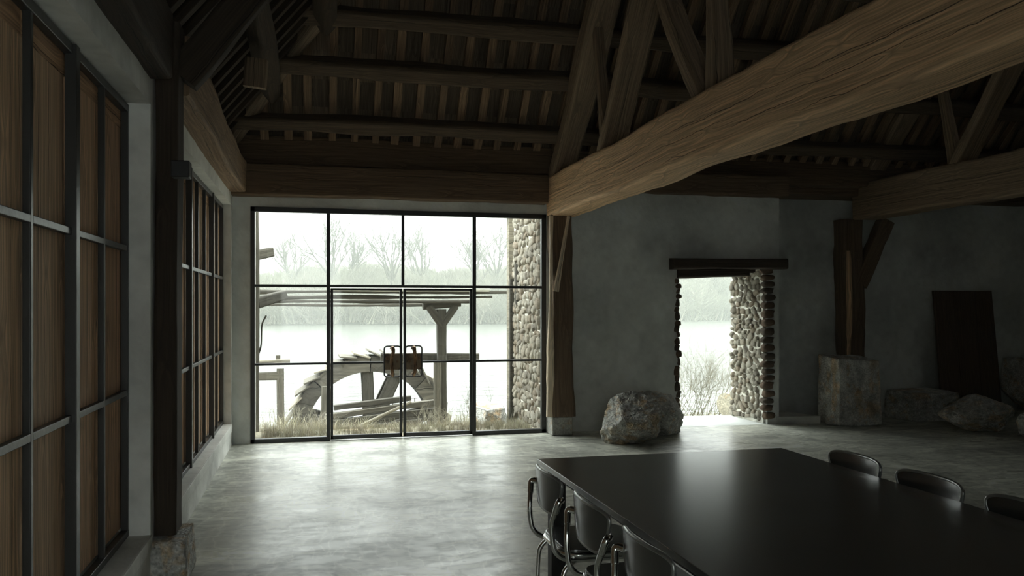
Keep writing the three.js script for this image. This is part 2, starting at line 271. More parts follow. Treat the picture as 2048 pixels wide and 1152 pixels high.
{ // left wall with two long windows
  const g = extrude(rect(-3.2, -0.1, 10.3, 3.45), [rect(1.2, 0.28, 5.075, 2.755), rect(5.72, 0.25, 9.86, 2.755)], 0.55); // u = -z
  g.applyMatrix4(new THREE.Matrix4().makeBasis(new THREE.Vector3(0, 0, -1), new THREE.Vector3(0, 1, 0), new THREE.Vector3(1, 0, 0)).setPosition(XL - 0.55, 0, 0));
  kind(mesh('wall_left', boxUV(g, 0.5), M.paint), 'structure');
  kind(mesh('wall_right', box(13, 13.4, -0.1, 9, -11.2, 3.4), M.plaster), 'structure'); { const f = extrude(rect(-1.5, -0.1, 13.4, 3.5), [rect(-0.80, 0.001, 0.75, 2.757)], 1.4); f.translate(0, 0, 1.6); kind(mesh('wall_front', boxUV(f, 0.42), M.plaster), 'structure'); }  // unseen opening added for fill light; its deep reveal shields the right wall
}
// ------------------------------------------------------------------ roof: slopes, rafters, purlins and the boards between them
const K = 1.1, KL = 1.2, ZE = -10.2, XE = -1.1, YE = 3.4, ZRG = -3.8, YRG = YE + K * (ZRG - ZE), XRG = XE + (YRG - YE) / KL;
const yBack = (z) => YE + K * (z - ZE), yLeft = (x) => YE + KL * (x - XE);
const roof = base('ceiling'); kind(roof, 'structure');
{
  const slab = (pts, t = 0.12) => { // a thick roof plane from a polygon, thickness upwards
    const P = [], I = [], n = pts.length, a = new THREE.Vector3(...pts[0]), nn = new THREE.Vector3(...pts[1]).sub(a).cross(new THREE.Vector3(...pts[2]).sub(a)).normalize(); if (nn.y < 0) nn.negate();
    for (const o of [0, t]) for (const p of pts) P.push(p[0] + nn.x * o, p[1] + nn.y * o, p[2] + nn.z * o);
    for (let k = 1; k < n - 1; k++) I.push(0, k, k + 1, n, n + k + 1, n + k);
    for (let k = 0; k < n; k++) { const q = (k + 1) % n; I.push(k, n + k, q, q, n + k, n + q); }
    let g = new THREE.BufferGeometry(); g.setAttribute('position', new THREE.Float32BufferAttribute(P, 3)); g.setIndex(I); g = g.toNonIndexed(); g.computeVertexNormals(); return boxUV(g, 0.5);
  };
  const ze = -10.34, e = 13.2, zf = 2 * ZRG - ze, off = 0.13, y0 = yBack(ze) + off, xl = XE - 0.2, yl = yLeft(xl) + off;
  const slopes = [[[xl, y0, ze], [e, y0, ze], [e, YRG + off, ZRG], [XRG, YRG + off, ZRG]], [[xl, y0, zf], [e, y0, zf], [e, YRG + off, ZRG], [XRG, YRG + off, ZRG]], [[xl, Math.min(yl, y0), ze - 0.02], [xl, Math.min(yl, y0), zf + 0.02], [XRG, YRG + off, ZRG]]];
  for (const s of slopes) mesh('roof_deck', slab(s), roofM[1], roof);
  const cosB = 1 / Math.hypot(1, K), upB = [0, cosB, -K * cosB], inB = (z, d) => [0, yBack(z) - d * cosB, z + d * K * cosB];
  // rafters of the back slope
  let n = 0; const bd = [], rest = [];
  for (let x = -0.78; x < 12.9; x += 0.25, n++) {
    const zTop = Math.min(ZRG, x < XRG ? ZE + (yLeft(x) - YE) / K : ZRG); if (zTop < ZE + 0.35) continue;
    const xx = x + 0.02 * n3(n * 3.7, 1, 1), a = inB(-10.25, 0.03), b = inB(zTop, 0.03);
    mesh('rafter', strip([xx, a[1], a[2]], [xx + 0.02 * n3(n * 2.1, 4, 1), b[1], b[2]], 0.085 * (1 + 0.15 * n3(n * 1.7, 8, 2)), 0.085, upB, n), n % 3 ? M.roofwood : M.rafter2, roof);
    for (let q = 0; q < 10; q++) { // boards between this rafter and the next
      const z0 = -10.24 + q * 0.235, z1 = z0 + 0.25; if (z1 > zTop) break;
      const d0 = -0.05 + 0.012 * n3(n * 5.1, q * 3.3, 7), d1 = -0.095 + 0.012 * n3(n * 4.1, q * 2.3, 9), p = inB(z0, d0), r = inB(z1, d1);
      const g = strip([xx + 0.125, p[1], p[2]], [xx + 0.125, r[1], r[2]], 0.235, 0.02, upB, n * 31 + q);
      (n < 33 && bd.length < 300 ? bd : rest).push([g, (n * 7 + q * 5 + ((n * q) % 3)) % 3]);
    }
  }
  for (const [g, m] of bd) mesh('roof_board', g, roofM[m], roof);
  if (rest.length) kind(mesh('roof_board_field', mergeGeometries(rest.map((p) => p[0])), roofM[0], roof), 'stuff');
  // left hip slope
  const cosL = 1 / Math.hypot(1, KL), upL = [-KL * cosL, cosL, 0], inL = (x, d) => [x + d * KL * cosL, yLeft(x) - d * cosL];
  n = 0;
  for (let z = -9.7; z < 2.2; z += 0.3, n++) {
    const xTop = Math.min(XRG, z < ZRG ? XE + (yBack(z) - YE) / KL : XE + (yBack(2 * ZRG - z) - YE) / KL); if (xTop < XE + 0.45) continue;
    const a = inL(-1.12, 0.03), b = inL(xTop, 0.03); mesh('rafter', strip([a[0], a[1], z], [b[0], b[1], z], 0.09, 0.07, upL, n + 90), M.shadedwood, roof);
  }
  // purlins
  for (const [z, w, s] of [[-9.84, 0.17, 1], [-9.36, 0.18, 2], [-8.97, 0.18, 3], [-8.45, 0.18, 4], [-7.6, 0.2, 5], [-6.6, 0.2, 6], [-5.4, 0.2, 7]]) {
    const x0 = XE + (yBack(z) - YE) / KL - 0.12, p = inB(z, 0.165);
    mesh('purlin', timber([x0, p[1], p[2]], [12.95, p[1] + 0.02, p[2]], w, w * 1.05, { sd: s + 40, rough: 0.022, seg: 60, r: 0.03, up: upB }), M.purlin, roof);
  }
  for (const [x, s] of [[-0.55, 1], [0.0, 2], [0.7, 3], [1.7, 4]]) {
    const z0 = ZE + (yLeft(x) - YE) / K, p = inL(x, 0.16); mesh('purlin', timber([p[0], p[1], z0], [p[0], p[1], 2 * ZRG - z0], 0.17, 0.18, { sd: s + 60, rough: 0.02, r: 0.03, up: upL }), M.shadedwood, roof);
  }
  mesh('ridge_beam', timber([XRG, YRG - 0.12, ZRG], [12.95, YRG - 0.12, ZRG], 0.2, 0.25, { sd: 71 }), M.darkwood, roof);
  mesh('hip_rafter', timber([XE + 0.05, YE - 0.02, ZE + 0.05], [XRG, YRG - 0.15, ZRG], 0.17, 0.2, { sd: 72, rough: 0.03, r: 0.04 }), wood([0.27, 0.215, 0.16], 0.85), roof);
  mesh('hip_rafter', timber([XE, YE - 0.1, 2 * ZRG - ZE], [XRG, YRG - 0.15, ZRG], 0.17, 0.2, { sd: 73, rough: 0.03 }), M.darkwood, roof);
  // the slope of the gable side facing the room, right end wall closes it
}
// ------------------------------------------------------------------ wall beams
tag(mesh('wall_beam', timber([-0.92, 3.06, -10.0], [2.85, 3.06, -10.0], 0.3, 0.36, { sd: 81, rough: 0.014, seg: 60 }), M.darkwood), 'long dark hewn beam on the back wall above the glazed screen', 'beam', );
tag(mesh('upper_wall_beam', timber([-0.95, 3.42, -10.09], [12.95, 3.42, -10.09], 0.22, 0.34, { sd: 82, rough: 0.014, seg: 60 }), M.darkwood), 'dark upper eaves beam set back on top of the back wall beams', 'beam');
tag(mesh('wall_beam', timber([3.2, 3.2, -10.02], [6.2, 3.2, -10.02], 0.3, 0.26, { sd: 83, rough: 0.02, seg: 60 }), M.darkwood), 'dark hewn beam on the wall above the stone doorway', 'beam');
tag(mesh('wall_beam', timber([6.2, 3.34, -10.48], [12.98, 3.34, -10.48], 0.56, 0.36, { sd: 84, rough: 0.02, seg: 60 }), M.darkwood), 'dark hewn beam along the top of the recessed wall at the right', 'beam');
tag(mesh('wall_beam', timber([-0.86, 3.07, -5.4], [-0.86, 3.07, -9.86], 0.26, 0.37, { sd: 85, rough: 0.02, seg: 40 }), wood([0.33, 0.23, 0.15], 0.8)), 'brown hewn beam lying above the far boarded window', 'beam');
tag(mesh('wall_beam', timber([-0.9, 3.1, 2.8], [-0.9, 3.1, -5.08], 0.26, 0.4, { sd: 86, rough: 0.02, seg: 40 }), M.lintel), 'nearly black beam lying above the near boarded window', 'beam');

// ------------------------------------------------------------------ trusses, posts and their padstones
function truss(x, y, label, sd, m) {
  const t = base('roof_truss', [x, y, 0]); tag(t, label, 'truss');
  const T = (name, p0, p1, w, h, o, mm = m) => mesh(name, timber([0, ...p0], [0, ...p1], w, h, { up: [1, 0, 0], rough: 0.02, r: 0.03, ...o }), mm, t);
  mesh('tie_beam', timber([0, 0, -9.98], [0, 0, 1.5], 0.34, 0.5, { sd: sd, rough: 0.015, seg: 110, r: 0.03, fine: 0.45 }), M.beam, t);
  T('principal_rafter', [0.2, -9.95], [0.2 + 1.1 * 5.9, -4.05], 0.22, 0.3, { sd: sd + 1, rough: 0.03 });
  T('principal_rafter', [0.2, 2.3], [0.2 + 1.1 * 5.9, -3.6], 0.22, 0.3, { sd: sd + 2 });
  T('strut', [0.22, -8.21], [1.75, -8.53], 0.12, 0.13, { sd: sd + 3 }, M.strut);
  T('strut', [0.22, -8.12], [2.75, -6.3], 0.13, 0.3, { sd: sd + 4 }, M.strut);
  T('strut', [0.22, -5.94], [1.72, -6.93], 0.15, 0.18, { sd: sd + 5, bowZ: 0.05 }, M.strut);
  T('king_post', [0.22, -5.82], [4.6, -5.84], 0.16, 0.16, { sd: sd + 6, rough: 0.03 }, M.strut);
  T('collar', [2.85, -7.3], [2.85, -0.3], 0.16, 0.2, { sd: sd + 7 });
  return t;
}
M.strut = wood([0.36, 0.28, 0.2], 0.8); M.rafterA = wood([0.3, 0.235, 0.17], 0.85);
const trussA = truss(3.03, 2.97, 'massive pale brown tie beam running overhead from the glazed screen, with roof struts', 121, M.rafterA);
{ const t = copy(trussA); t.position.set(7.68, 3.085, -0.35); t.userData.label = 'darker tie beam with V struts farther right, ending over the recessed wall'; t.children[0].material = wood([0.34, 0.265, 0.19], 0.8); }
{ // post under the big tie beam
  const t = base('timber_post', [3.01, 0.23, -9.9]); tag(t, 'dark post with pale split edges at the right end of the glazed screen', 'post');
  mesh('post', timber([0, 0, 0], [0, 2.5, 0], 0.27, 0.24, { sd: 131, rough: 0.03, r: 0.03, up: [0, 0, 1] }), M.darkwood, t);
  mesh('split_edge', timber([-0.14, 0, 0.1], [-0.135, 2.48, 0.1], 0.06, 0.05, { sd: 132, rough: 0.02, r: 0.01, up: [0, 0, 1], bowZ: -0.0 }), M.sapwood, t).userData.label = 'pale split strip of sapwood, brightened for window light on the left edge';  // split strip, colour raised to carry window light along this edge
  mesh('split_edge', timber([-0.085, 1.55, 0.13], [0.07, 2.48, 0.14], 0.055, 0.03, { sd: 133, rough: 0.012, r: 0.01, up: [0, 0, 1] }), M.sapwood, t).userData.label = 'pale split strip of sapwood, brightened for window light on the left edge';
  const q = box(-0.135, 0.125, 0, 0.23, -0.13, 0.14, 1, 0.015); tag(mesh('padstone', q, M.stone), 'small grey stone block under the post beside the glazed screen', 'stone block').position.set(3.01, 0, -9.9);
}
{ // post under the second tie beam
  const t = base('timber_post', [7.66, 0.0, -10.6]); tag(t, 'dark forked post standing behind the tall stone block', 'post');
  mesh('post', timber([0, 0, 0], [0, 2.86, 0], 0.32, 0.26, { sd: 141, rough: 0.035, r: 0.03, up: [0, 0, 1] }), M.darkwood, t);
  mesh('brace', timber([0.1, 1.9, 0.05], [0.5, 2.85, 0.12], 0.2, 0.18, { sd: 142, rough: 0.03, up: [0, 0, 1] }), M.darkwood, t);
  mesh('split_edge', timber([-0.11, 0.6, 0.14], [-0.13, 2.4, 0.14], 0.05, 0.04, { sd: 143, rough: 0.02, r: 0.01, up: [0, 0, 1] }), M.beam, t);
}
{ // post on the left wall between the two windows
  const t = base('timber_post', [-0.826, 0.26, -5.26]); tag(t, 'dark rough post on the left wall between the two boarded windows', 'post');
  mesh('post', timber([0, 0, 0], [0, 3.0, 0], 0.125, 0.24, { sd: 151, rough: 0.014, r: 0.02, up: [0, 0, 1] }), M.lintel, t);
  mesh('brace', timber([0.04, 2.72, 0.0], [1.23, 4.4, 0], 0.2, 0.15, { sd: 152, rough: 0.03, r: 0.03, up: [0, 0, 1], bowZ: 0.03 }), M.lintel, t);
  const q = rockGeo(17, 0.125, 0.15, 0.22, 16, 0, 0.35, 0.86); tag(mesh('padstone', q, M.rock), 'rough stone block under the dark post on the left wall', 'stone block').position.set(-0.815, 0, -5.26);
  tag(mesh('hip_strut', timber([-0.5, 3.5, -7.5], [-0.48, 3.74, -7.47], 0.19, 0.16, { sd: 153, rough: 0.03, r: 0.03, up: [0, 0, 1] }), M.rafterA), 'short ragged timber standing between the left wall beam and the roof', 'strut');
  const l = base('wall_lamp', [-0.735, 2.385, -5.075]); tag(l, 'small black square box fixed to the dark post on the left', 'box fixture');
  mesh('housing', new RoundedBoxGeometry(0.1, 0.095, 0.1, 2, 0.006), M.black, l); const b2 = mesh('bracket', new THREE.BoxGeometry(0.06, 0.04, 0.04), M.black, l); b2.position.set(-0.02, 0, -0.055);
}

// ------------------------------------------------------------------ the two boarded windows of the left wall
function sideWindow(no, z0, z1, y0, y1, xg, thick, phase) {
  const w = base('window_' + no, [0, 0, 0]); kind(w, 'structure');
  const b = (name, xa, xb, ya, yb, za, zb, m = M.sash) => mesh(name, box(xa, xb, ya, yb, za, zb, 1, 0.004), m, w);
  const n = Math.round((z1 - z0) / 0.533), dz = (z1 - z0) / n, zs = [], ys = [0, 1, 2, 3].map((k) => mix(y0, y1, k / 3));
  b('frame', xg - 0.02, xg + 0.02, y0, y0 + 0.04, z0, z1); b('frame', xg - 0.02, xg + 0.02, y1 - 0.045, y1, z0, z1); b('frame', xg - 0.02, xg + 0.02, y0, y1, z0, z0 + 0.035); b('frame', xg - 0.02, xg + 0.02, y0, y1, z1 - 0.035, z1);
  for (let k = 1; k < n; k++) { const z = z0 + k * dz, th = (k + phase) % 3 === 0, h = th ? 0.03 : 0.015; zs.push([z, h]); b('mullion', xg - 0.014, xg + (th ? 0.034 : 0.016), y0, y1, z - h, z + h); }
  for (const y of [ys[1], ys[2]]) for (let k = 0; k < n; k++) b('glazing_bar', xg - 0.014, xg + 0.016, y - 0.016, y + 0.016, z0 + k * dz + 0.012, z0 + (k + 1) * dz - 0.012);
  for (let k = 0; k < n; k++) { const z = z0 + (k + 0.5) * dz; mesh('shutter_board', timber([xg - 0.04 + 0.006 * n3(k * 3.3, no, 1), y0 + 0.05, z], [xg - 0.04, y1 - 0.13, z], dz - 0.003, 0.035, { sd: no * 40 + k, rough: 0.003, r: 0.006, up: [1, 0, 0], seg: 6 }), boardsM[(k * 3 + no) % 4], w); }
  for (let k = 0; k < n; k++) mesh('header_board', timber([xg - 0.036, y1 - 0.06, z0 + k * dz], [xg - 0.036, y1 - 0.06, z0 + (k + 1) * dz], 0.03, 0.16, { sd: no * 70 + k, rough: 0.003, r: 0.006, up: [0, 1, 0], seg: 3 }), M.board, w);
  mesh('ledge', box(xg - 0.5, xg - 0.015, y0 - 0.06, y0 + 0.03, z0, z1, 0.5), M.paint, w);
  mesh('backing', box(xg - 0.24, xg - 0.16, y0, y1 + 0.05, z0 - 0.02, z1 + 0.02, 0.5), M.darkwood, w);
  return w;
}
sideWindow(1, -5.09, -1.2, 0.29, 2.745, -1.035, true, 1);
sideWindow(2, -9.86, -5.72, 0.26, 2.745, -1.0, true, 1);
{ // sloping plastered sills
  kind(mesh('trim_1', box(-1.06, -0.89, 0.2, 0.29, -5.1, -1.2, 0.5, 0.012), M.paint), 'structure'); kind(mesh('trim_2', box(-1.03, -0.885, 0.17, 0.262, -9.9, -5.72, 0.5, 0.012), M.paint), 'structure');
}
// ------------------------------------------------------------------ the glazed screen in the back wall: fixed lights and two door leaves
{
  const zc = ZB - 0.02, xs = [-0.70, 0.185, 1.068, 1.95, 2.87], ys = [0, 0.918, 1.837, 2.757];
  const w = base('window_3'); kind(w, 'structure');
  const B = (par, name, xa, xb, ya, yb, d = 0.03, m = M.steel) => mesh(name, box(xa, xb, ya, yb, zc - d, zc + d, 1, 0.004), m, par);
  B(w, 'frame', xs[0], xs[0] + 0.05, 0, 2.757, 0.035); B(w, 'frame', xs[4] - 0.06, xs[4], 0, 2.757, 0.035); B(w, 'frame', xs[0], xs[4], 2.70, 2.757, 0.035); B(w, 'frame', xs[0], xs[1], 0, 0.05, 0.035); B(w, 'frame', xs[3], xs[4], 0, 0.05, 0.035);
  for (const k of [1, 3]) B(w, 'mullion', xs[k] - 0.021, xs[k] + 0.021, 0, 2.757); B(w, 'mullion', xs[2] - 0.017, xs[2] + 0.017, ys[2], 2.757);
  for (let k = 0; k < 4; k++) B(w, 'transom', xs[k], xs[k + 1], ys[2] - 0.016, ys[2] + 0.016, 0.028);
  for (const k of [0, 3]) B(w, 'glazing_bar', xs[k], xs[k + 1], ys[1] - 0.013, ys[1] + 0.013, 0.02);
  const P = (par, xa, xb, ya, yb) => mesh('pane', new THREE.PlaneGeometry(xb - xa, yb - ya).translate((xa + xb) / 2, (ya + yb) / 2, zc), M.glass, par);
  for (let k = 0; k < 4; k++) P(w, xs[k], xs[k + 1], ys[2], ys[3]); for (const k of [0, 3]) for (const q of [0, 1]) P(w, xs[k], xs[k + 1], ys[q], ys[q + 1]);
  // rounded metal frame outline of a handle
  const rr2 = (hw, hh, r, z, rad) => { const pts = []; for (const [cx, cy, a0] of [[hw - r, hh - r, 0], [-hw + r, hh - r, 1], [-hw + r, -hh + r, 2], [hw - r, -hh + r, 3]]) for (let q = 0; q <= 4; q++) { const a = (a0 + q / 4) * Math.PI / 2; pts.push([cx + r * Math.cos(a), cy + r * Math.sin(a), z]); } return tube(pts, rad, 100, 8, true, 0.1); };
  for (const s of [-1, 1]) {
    const d = base('door_' + (s < 0 ? 1 : 2)); kind(d, 'structure');
    const xa = s < 0 ? xs[1] + 0.026 : xs[2] + 0.008, xb = s < 0 ? xs[2] - 0.008 : xs[3] - 0.026;
    B(d, 'stile', xa, xa + 0.03, 0.012, ys[2] - 0.024, 0.022); B(d, 'stile', xb - 0.03, xb, 0.012, ys[2] - 0.024, 0.022); B(d, 'rail', xa, xb, 0.012, 0.06, 0.022); B(d, 'rail', xa, xb, ys[2] - 0.05, ys[2] - 0.024, 0.022); B(d, 'glazing_bar', xa, xb, ys[1] - 0.013, ys[1] + 0.013, 0.016);
    P(d, xa, xb, 0.03, ys[1]); P(d, xa, xb, ys[1], ys[2] - 0.03);
    const h = base('door_handle', [xs[2] + s * 0.128, 0.93, zc + 0.04], 0, d);
    mesh('surround', rr2(0.099, 0.185, 0.035, 0, 0.009), M.steel, h).userData.label = 'thin black rounded outline';
    mesh('back_plate', box(-0.096, 0.096, -0.1, 0.095, -0.012, 0.0, 1, 0.004), M.rust, h).userData.label = 'brown rusty plate';
    const pl = [[-0.012, 0.16, 0.012], [0.0, 0.165, 0.045], [0.004, 0.12, 0.062], [0.012 * s, 0.04, 0.05], [0.014 * s, -0.04, 0.055], [0.008 * s, -0.12, 0.062], [0.0, -0.155, 0.04], [-0.008, -0.15, 0.012]];
    mesh('pull', tube(pl, 0.022, 40, 12), M.iron, h).userData.label = 'worn forged iron pull';
    for (const y of [0.155, -0.15]) { const k = mesh('boss', new THREE.SphereGeometry(0.026, 14, 10), M.iron, h); k.scale.set(1, 1.25, 0.7); k.position.set(0, y, 0.03); }
    const lk = mesh('lock', new THREE.CylinderGeometry(0.016, 0.018, 0.03, 16).rotateX(Math.PI / 2), M.iron, h); lk.position.set(0.055 * -s, -0.0, 0.012);
    const l2 = mesh('lock', new THREE.CylinderGeometry(0.022, 0.024, 0.02, 16).rotateX(Math.PI / 2), M.iron, h); l2.position.set(0.06 * s, 0.04, 0.01);
  }
}
// ------------------------------------------------------------------ doorway lintels
tag(mesh('door_lintel', timber([4.55, 2.15, -9.99], [6.2, 2.17, -9.99], 0.22, 0.13, { sd: 161, rough: 0.016 }), M.lintel), 'long black timber lintel over the stone doorway, upper of two', 'lintel');
tag(mesh('door_lintel', timber([4.66, 2.045, -10.13], [5.7, 2.055, -10.13], 0.28, 0.11, { sd: 162, rough: 0.02 }), M.lintel), 'shorter black timber under the long door lintel', 'lintel');
tag(mesh('door_lintel', timber([4.6, 2.13, -10.6], [6.1, 2.13, -10.6], 0.6, 0.16, { sd: 163, rough: 0.02 }), M.lintel), 'black timber deep inside the head of the stone doorway', 'lintel');
{ // low pale wedge standing in for daylight falling on the floor beside the doorway
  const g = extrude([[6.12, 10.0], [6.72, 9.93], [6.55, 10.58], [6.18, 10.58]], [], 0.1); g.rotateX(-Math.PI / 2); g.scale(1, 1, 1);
  tag(mesh('daylight_wedge', boxUV(g, 0.5), M.paint), 'low pale wedge standing in for a patch of daylight on the floor right of the doorway', 'daylight_patch');
}
// ------------------------------------------------------------------ rocks, blocks and the leaning board
const put = (o, x, y, z, ry = 0) => { o.position.set(x, y, z); o.rotation.y = ry; return o; };
put(tag(mesh('boulder', rockGeo(21, 0.39, 0.315, 0.36, 48), M.rock), 'grey boulder on the floor in front of the other one left of the doorway', 'rock', 'boulders left of the doorway'), 3.63, -0.015, -9.05, 0.4);
put(tag(mesh('boulder', rockGeo(33, 0.42, 0.30, 0.33), M.rock), 'darker boulder half hidden behind the front one, touching the doorway edge', 'rock', 'boulders left of the doorway'), 4.14, -0.015, -9.6, 0.2);
put(tag(mesh('boulder', rockGeo(44, 0.50, 0.25, 0.36), M.rock), 'long low boulder with rust stains lying at the right', 'rock', 'boulders at the right'), 8.32, -0.015, -8.95, 0.15);
put(tag(mesh('boulder', rockGeo(58, 0.34, 0.23, 0.3), M.rock), 'small rust-stained boulder cut off by the right edge of the photo', 'rock', 'boulders at the right'), 8.55, -0.015, -8.15, 0.7);
put(tag(mesh('stone_block', rockGeo(61, 0.40, 0.56, 0.27, 40, 0, 0.4, 0.8), M.rock), 'tall squared stone block with a rough pale left side, before the forked post', 'stone block'), 7.08, -0.01, -9.8, 0.0);
put(tag(mesh('stone_block', rockGeo(72, 0.52, 0.25, 0.34, 24, 0, 0.45, 0.8), M.rock), 'low dark stone block between the tall block and the long boulder', 'stone block'), 8.45, -0.01, -10.05, 0.15);
put(tag(mesh('stone_block', rockGeo(83, 0.42, 0.48, 0.3, 24, 5, 0.6, 0.82), M.rock), 'dark upright stone by the right edge of the photo beside the leaning board', 'stone block'), 10.6, -0.01, -10.3, 0.2);
{ const t = base('leaning_board', [9.68, 0, -10.47]); t.rotation.set(-0.105, 0, 0.0); tag(t, 'tall dark brown wooden board leaning on the recessed wall', 'board');
  for (let k = 0; k < 3; k++) mesh('board', timber([-0.36 + k * 0.36, 0, 0], [-0.36 + k * 0.35, 1.84, 0], 0.352, 0.045, { sd: 171 + k, rough: 0.006, r: 0.008, up: [0, 0, 1], seg: 8 }), M.plank, t);
  mesh('batten', timber([-0.5, 0.35, -0.035], [0.5, 0.35, -0.035], 0.03, 0.12, { sd: 175, rough: 0.004, seg: 4 }), M.plank, t); mesh('batten', timber([-0.5, 1.5, -0.035], [0.5, 1.5, -0.035], 0.03, 0.12, { sd: 176, rough: 0.004, seg: 4 }), M.plank, t);
}
// ------------------------------------------------------------------ table and chairs
{
  const t = base('dining_table', [1.9975, 0, -2.53]); tag(t, 'large matt black rectangular table in the right foreground', 'table');
  const W = 0.7675, L = 1.95;
  mesh('tabletop', box(-W, W, 0.71, 0.74, -L, L, 0.5, 0.003), M.top, t);
  for (const [sx, sz] of [[-1, -1], [1, -1], [-1, 1], [1, 1]]) mesh('leg', box(sx * (W - 0.075) - 0.04, sx * (W - 0.075) + 0.04, 0, 0.712, sz * (L - 0.13) - 0.04, sz * (L - 0.13) + 0.04, 1, 0.004), M.tableleg, t);
  for (const s of [-1, 1]) { mesh('apron', box(s * (W - 0.09) - 0.015, s * (W - 0.09) + 0.015, 0.65, 0.712, -L + 0.17, L - 0.17, 1), M.tableleg, t); mesh('apron', box(-W + 0.12, W - 0.12, 0.65, 0.712, s * (L - 0.14) - 0.015, s * (L - 0.14) + 0.015, 1), M.tableleg, t); }
}
function shellGeo() { // curved back shell: outline (z, y), bulging to -x
  const N = 36, R = 18, P = [], I = [], uv = [];
  const edge = []; // outline as polar rounded trapezoid
  const out = (a) => { const c = Math.cos(a), s = Math.sin(a), e = 0.42, q = (v) => Math.sign(v) * Math.pow(Math.abs(v), e); const y = q(s), z = q(c); const wd = mix(0.165, 0.232, clamp((y + 1) * 0.5)); return [z * wd, 0.092 * y]; };
  const X = (z, y) => -0.228 + 0.75 * z * z - 0.16 * (y + 0.1) * 0.35;
  for (const s of [0, 1]) for (let i = 0; i <= R; i++) for (let k = 0; k < N * 2; k++) { const [z, y] = out(k / N * Math.PI), f = i / R; const zz = z * f, yy = y * f; P.push(X(zz, yy) + (s ? 0.012 : 0), 0.705 + yy, zz); uv.push(zz, yy); }
  const n = N * 2, o = (R + 1) * n;
  for (let i = 0; i < R; i++) for (let k = 0; k < n; k++) { const a = i * n + k, b = i * n + (k + 1) % n, c = a + n, d = b + n; I.push(a, c, b, b, c, d, o + a, o + b, o + c, o + b, o + d, o + c); }
  for (let k = 0; k < n; k++) { const a = R * n + k, b = R * n + (k + 1) % n; I.push(a, o + a, b, b, o + a, o + b); }
  let g = new THREE.BufferGeometry(); g.setAttribute('position', new THREE.Float32BufferAttribute(P, 3)); g.setAttribute('uv', new THREE.Float32BufferAttribute(uv, 2)); g.setIndex(I);
  const rimPts = []; for (let k = 0; k < n; k++) { const [z, y] = out(k / N * Math.PI); rimPts.push([X(z, y) + 0.006, 0.705 + y, z]); }
  return [toCreasedNormals(g, 0.8), tube(rimPts, 0.0085, 160, 8, true, 0.3)];
}
function makeChair() {
  const t = base('chair');
  const [sg, rg] = shellGeo(); mesh('backrest', sg, M.shell, t); mesh('backrest_edge', rg, M.rim, t);
  // seat pan: a rounded shallow dish
  { const s = new THREE.Shape(), a = 0.20, b = 0.2, r = 0.085; s.moveTo(-a + r, -b); s.lineTo(a - r, -b); s.quadraticCurveTo(a, -b, a, -b + r); s.lineTo(a, b - r); s.quadraticCurveTo(a, b, a - r, b); s.lineTo(-a + r, b); s.quadraticCurveTo(-a, b, -a, b - r); s.lineTo(-a, -b + r); s.quadraticCurveTo(-a, -b, -a + r, -b);
    const g = new THREE.ExtrudeGeometry(s, { depth: 0.014, bevelEnabled: true, bevelSize: 0.006, bevelThickness: 0.006, bevelSegments: 3, curveSegments: 10 }); g.rotateX(-Math.PI / 2); g.translate(0.03, 0.445, 0); mesh('seat', g, M.shell, t); }
  const ring = []; for (const [cx, cz, a0] of [[0.145, 0.115, 0], [-0.085, 0.115, 1], [-0.085, -0.115, 2], [0.145, -0.115, 3]]) for (let q = 0; q <= 4; q++) { const an = (a0 + q / 4) * Math.PI / 2; ring.push([cx + 0.095 * Math.cos(an), 0.438, cz + 0.095 * Math.sin(an)]); }
  mesh('seat_frame', tube(ring, 0.0115, 120, 10, true, 0.15), M.chrome, t);
  for (const s of [-1, 1]) {
    mesh('upright', tube([[0.12, 0.415, s * 0.195], [-0.1, 0.415, s * 0.197], [-0.18, 0.425, s * 0.197], [-0.225, 0.465, s * 0.197], [-0.238, 0.53, s * 0.197], [-0.24, 0.59, s * 0.2], [-0.232, 0.64, s * 0.218], [-0.222, 0.685, s * 0.24]], 0.0125, 60, 12), M.chrome, t);
    mesh('sleeve', tube([[-0.23, 0.648, s * 0.224], [-0.222, 0.692, s * 0.242], [-0.212, 0.703, s * 0.236], [-0.198, 0.702, s * 0.215]], 0.0155, 24, 12), M.chrome, t).userData.label = 'chrome elbow that holds the backrest';
    const rl = mesh('leg', tube([[-0.03, 0.42, s * 0.19], [-0.12, 0.412, s * 0.197], [-0.175, 0.375, s * 0.205], [-0.192, 0.3, s * 0.21], [-0.2, 0.01, s * 0.215]], 0.0115, 40, 10), M.chrome, t);
    const fl = mesh('leg', tube([[0.06, 0.42, s * 0.19], [0.15, 0.41, s * 0.195], [0.195, 0.37, s * 0.2], [0.205, 0.3, s * 0.203], [0.215, 0.01, s * 0.21]], 0.0115, 40, 10), M.chrome, t);
    for (const [l, x] of [[rl, -0.2], [fl, 0.215]]) { const f = mesh('rubber_foot', new THREE.CylinderGeometry(0.014, 0.015, 0.03, 12), M.rubber, l); f.position.set(x, 0.015, s * (x < 0 ? 0.215 : 0.21)); }
  }
  return t;
}
{
  const c0 = makeChair();
  const L = ['farthest of those left of the table', 'second from the far end, left of the table', 'third from the far end, left of the table', 'nearest left of the table, almost out of frame'];
  const Rr = ['farthest of the three backs above the right table edge', 'middle of the three chair backs above the right table edge', 'nearest of the three backs above the right table edge'];
  const zl = [-3.87, -3.24, -2.655, -2.06], zr = [-3.87, -3.32, -2.76];
  zl.forEach((z, i) => { const c = i ? copy(c0) : c0; put(c, 1.318, 0, z, 0); tag(c, 'black chrome-legged chair, ' + L[i], 'chair', 'chairs around the black table'); });
  zr.forEach((z, i) => { const c = copy(c0); put(c, 2.625, 0, z, Math.PI); tag(c, 'black chair, ' + Rr[i], 'chair', 'chairs around the black table'); });
}

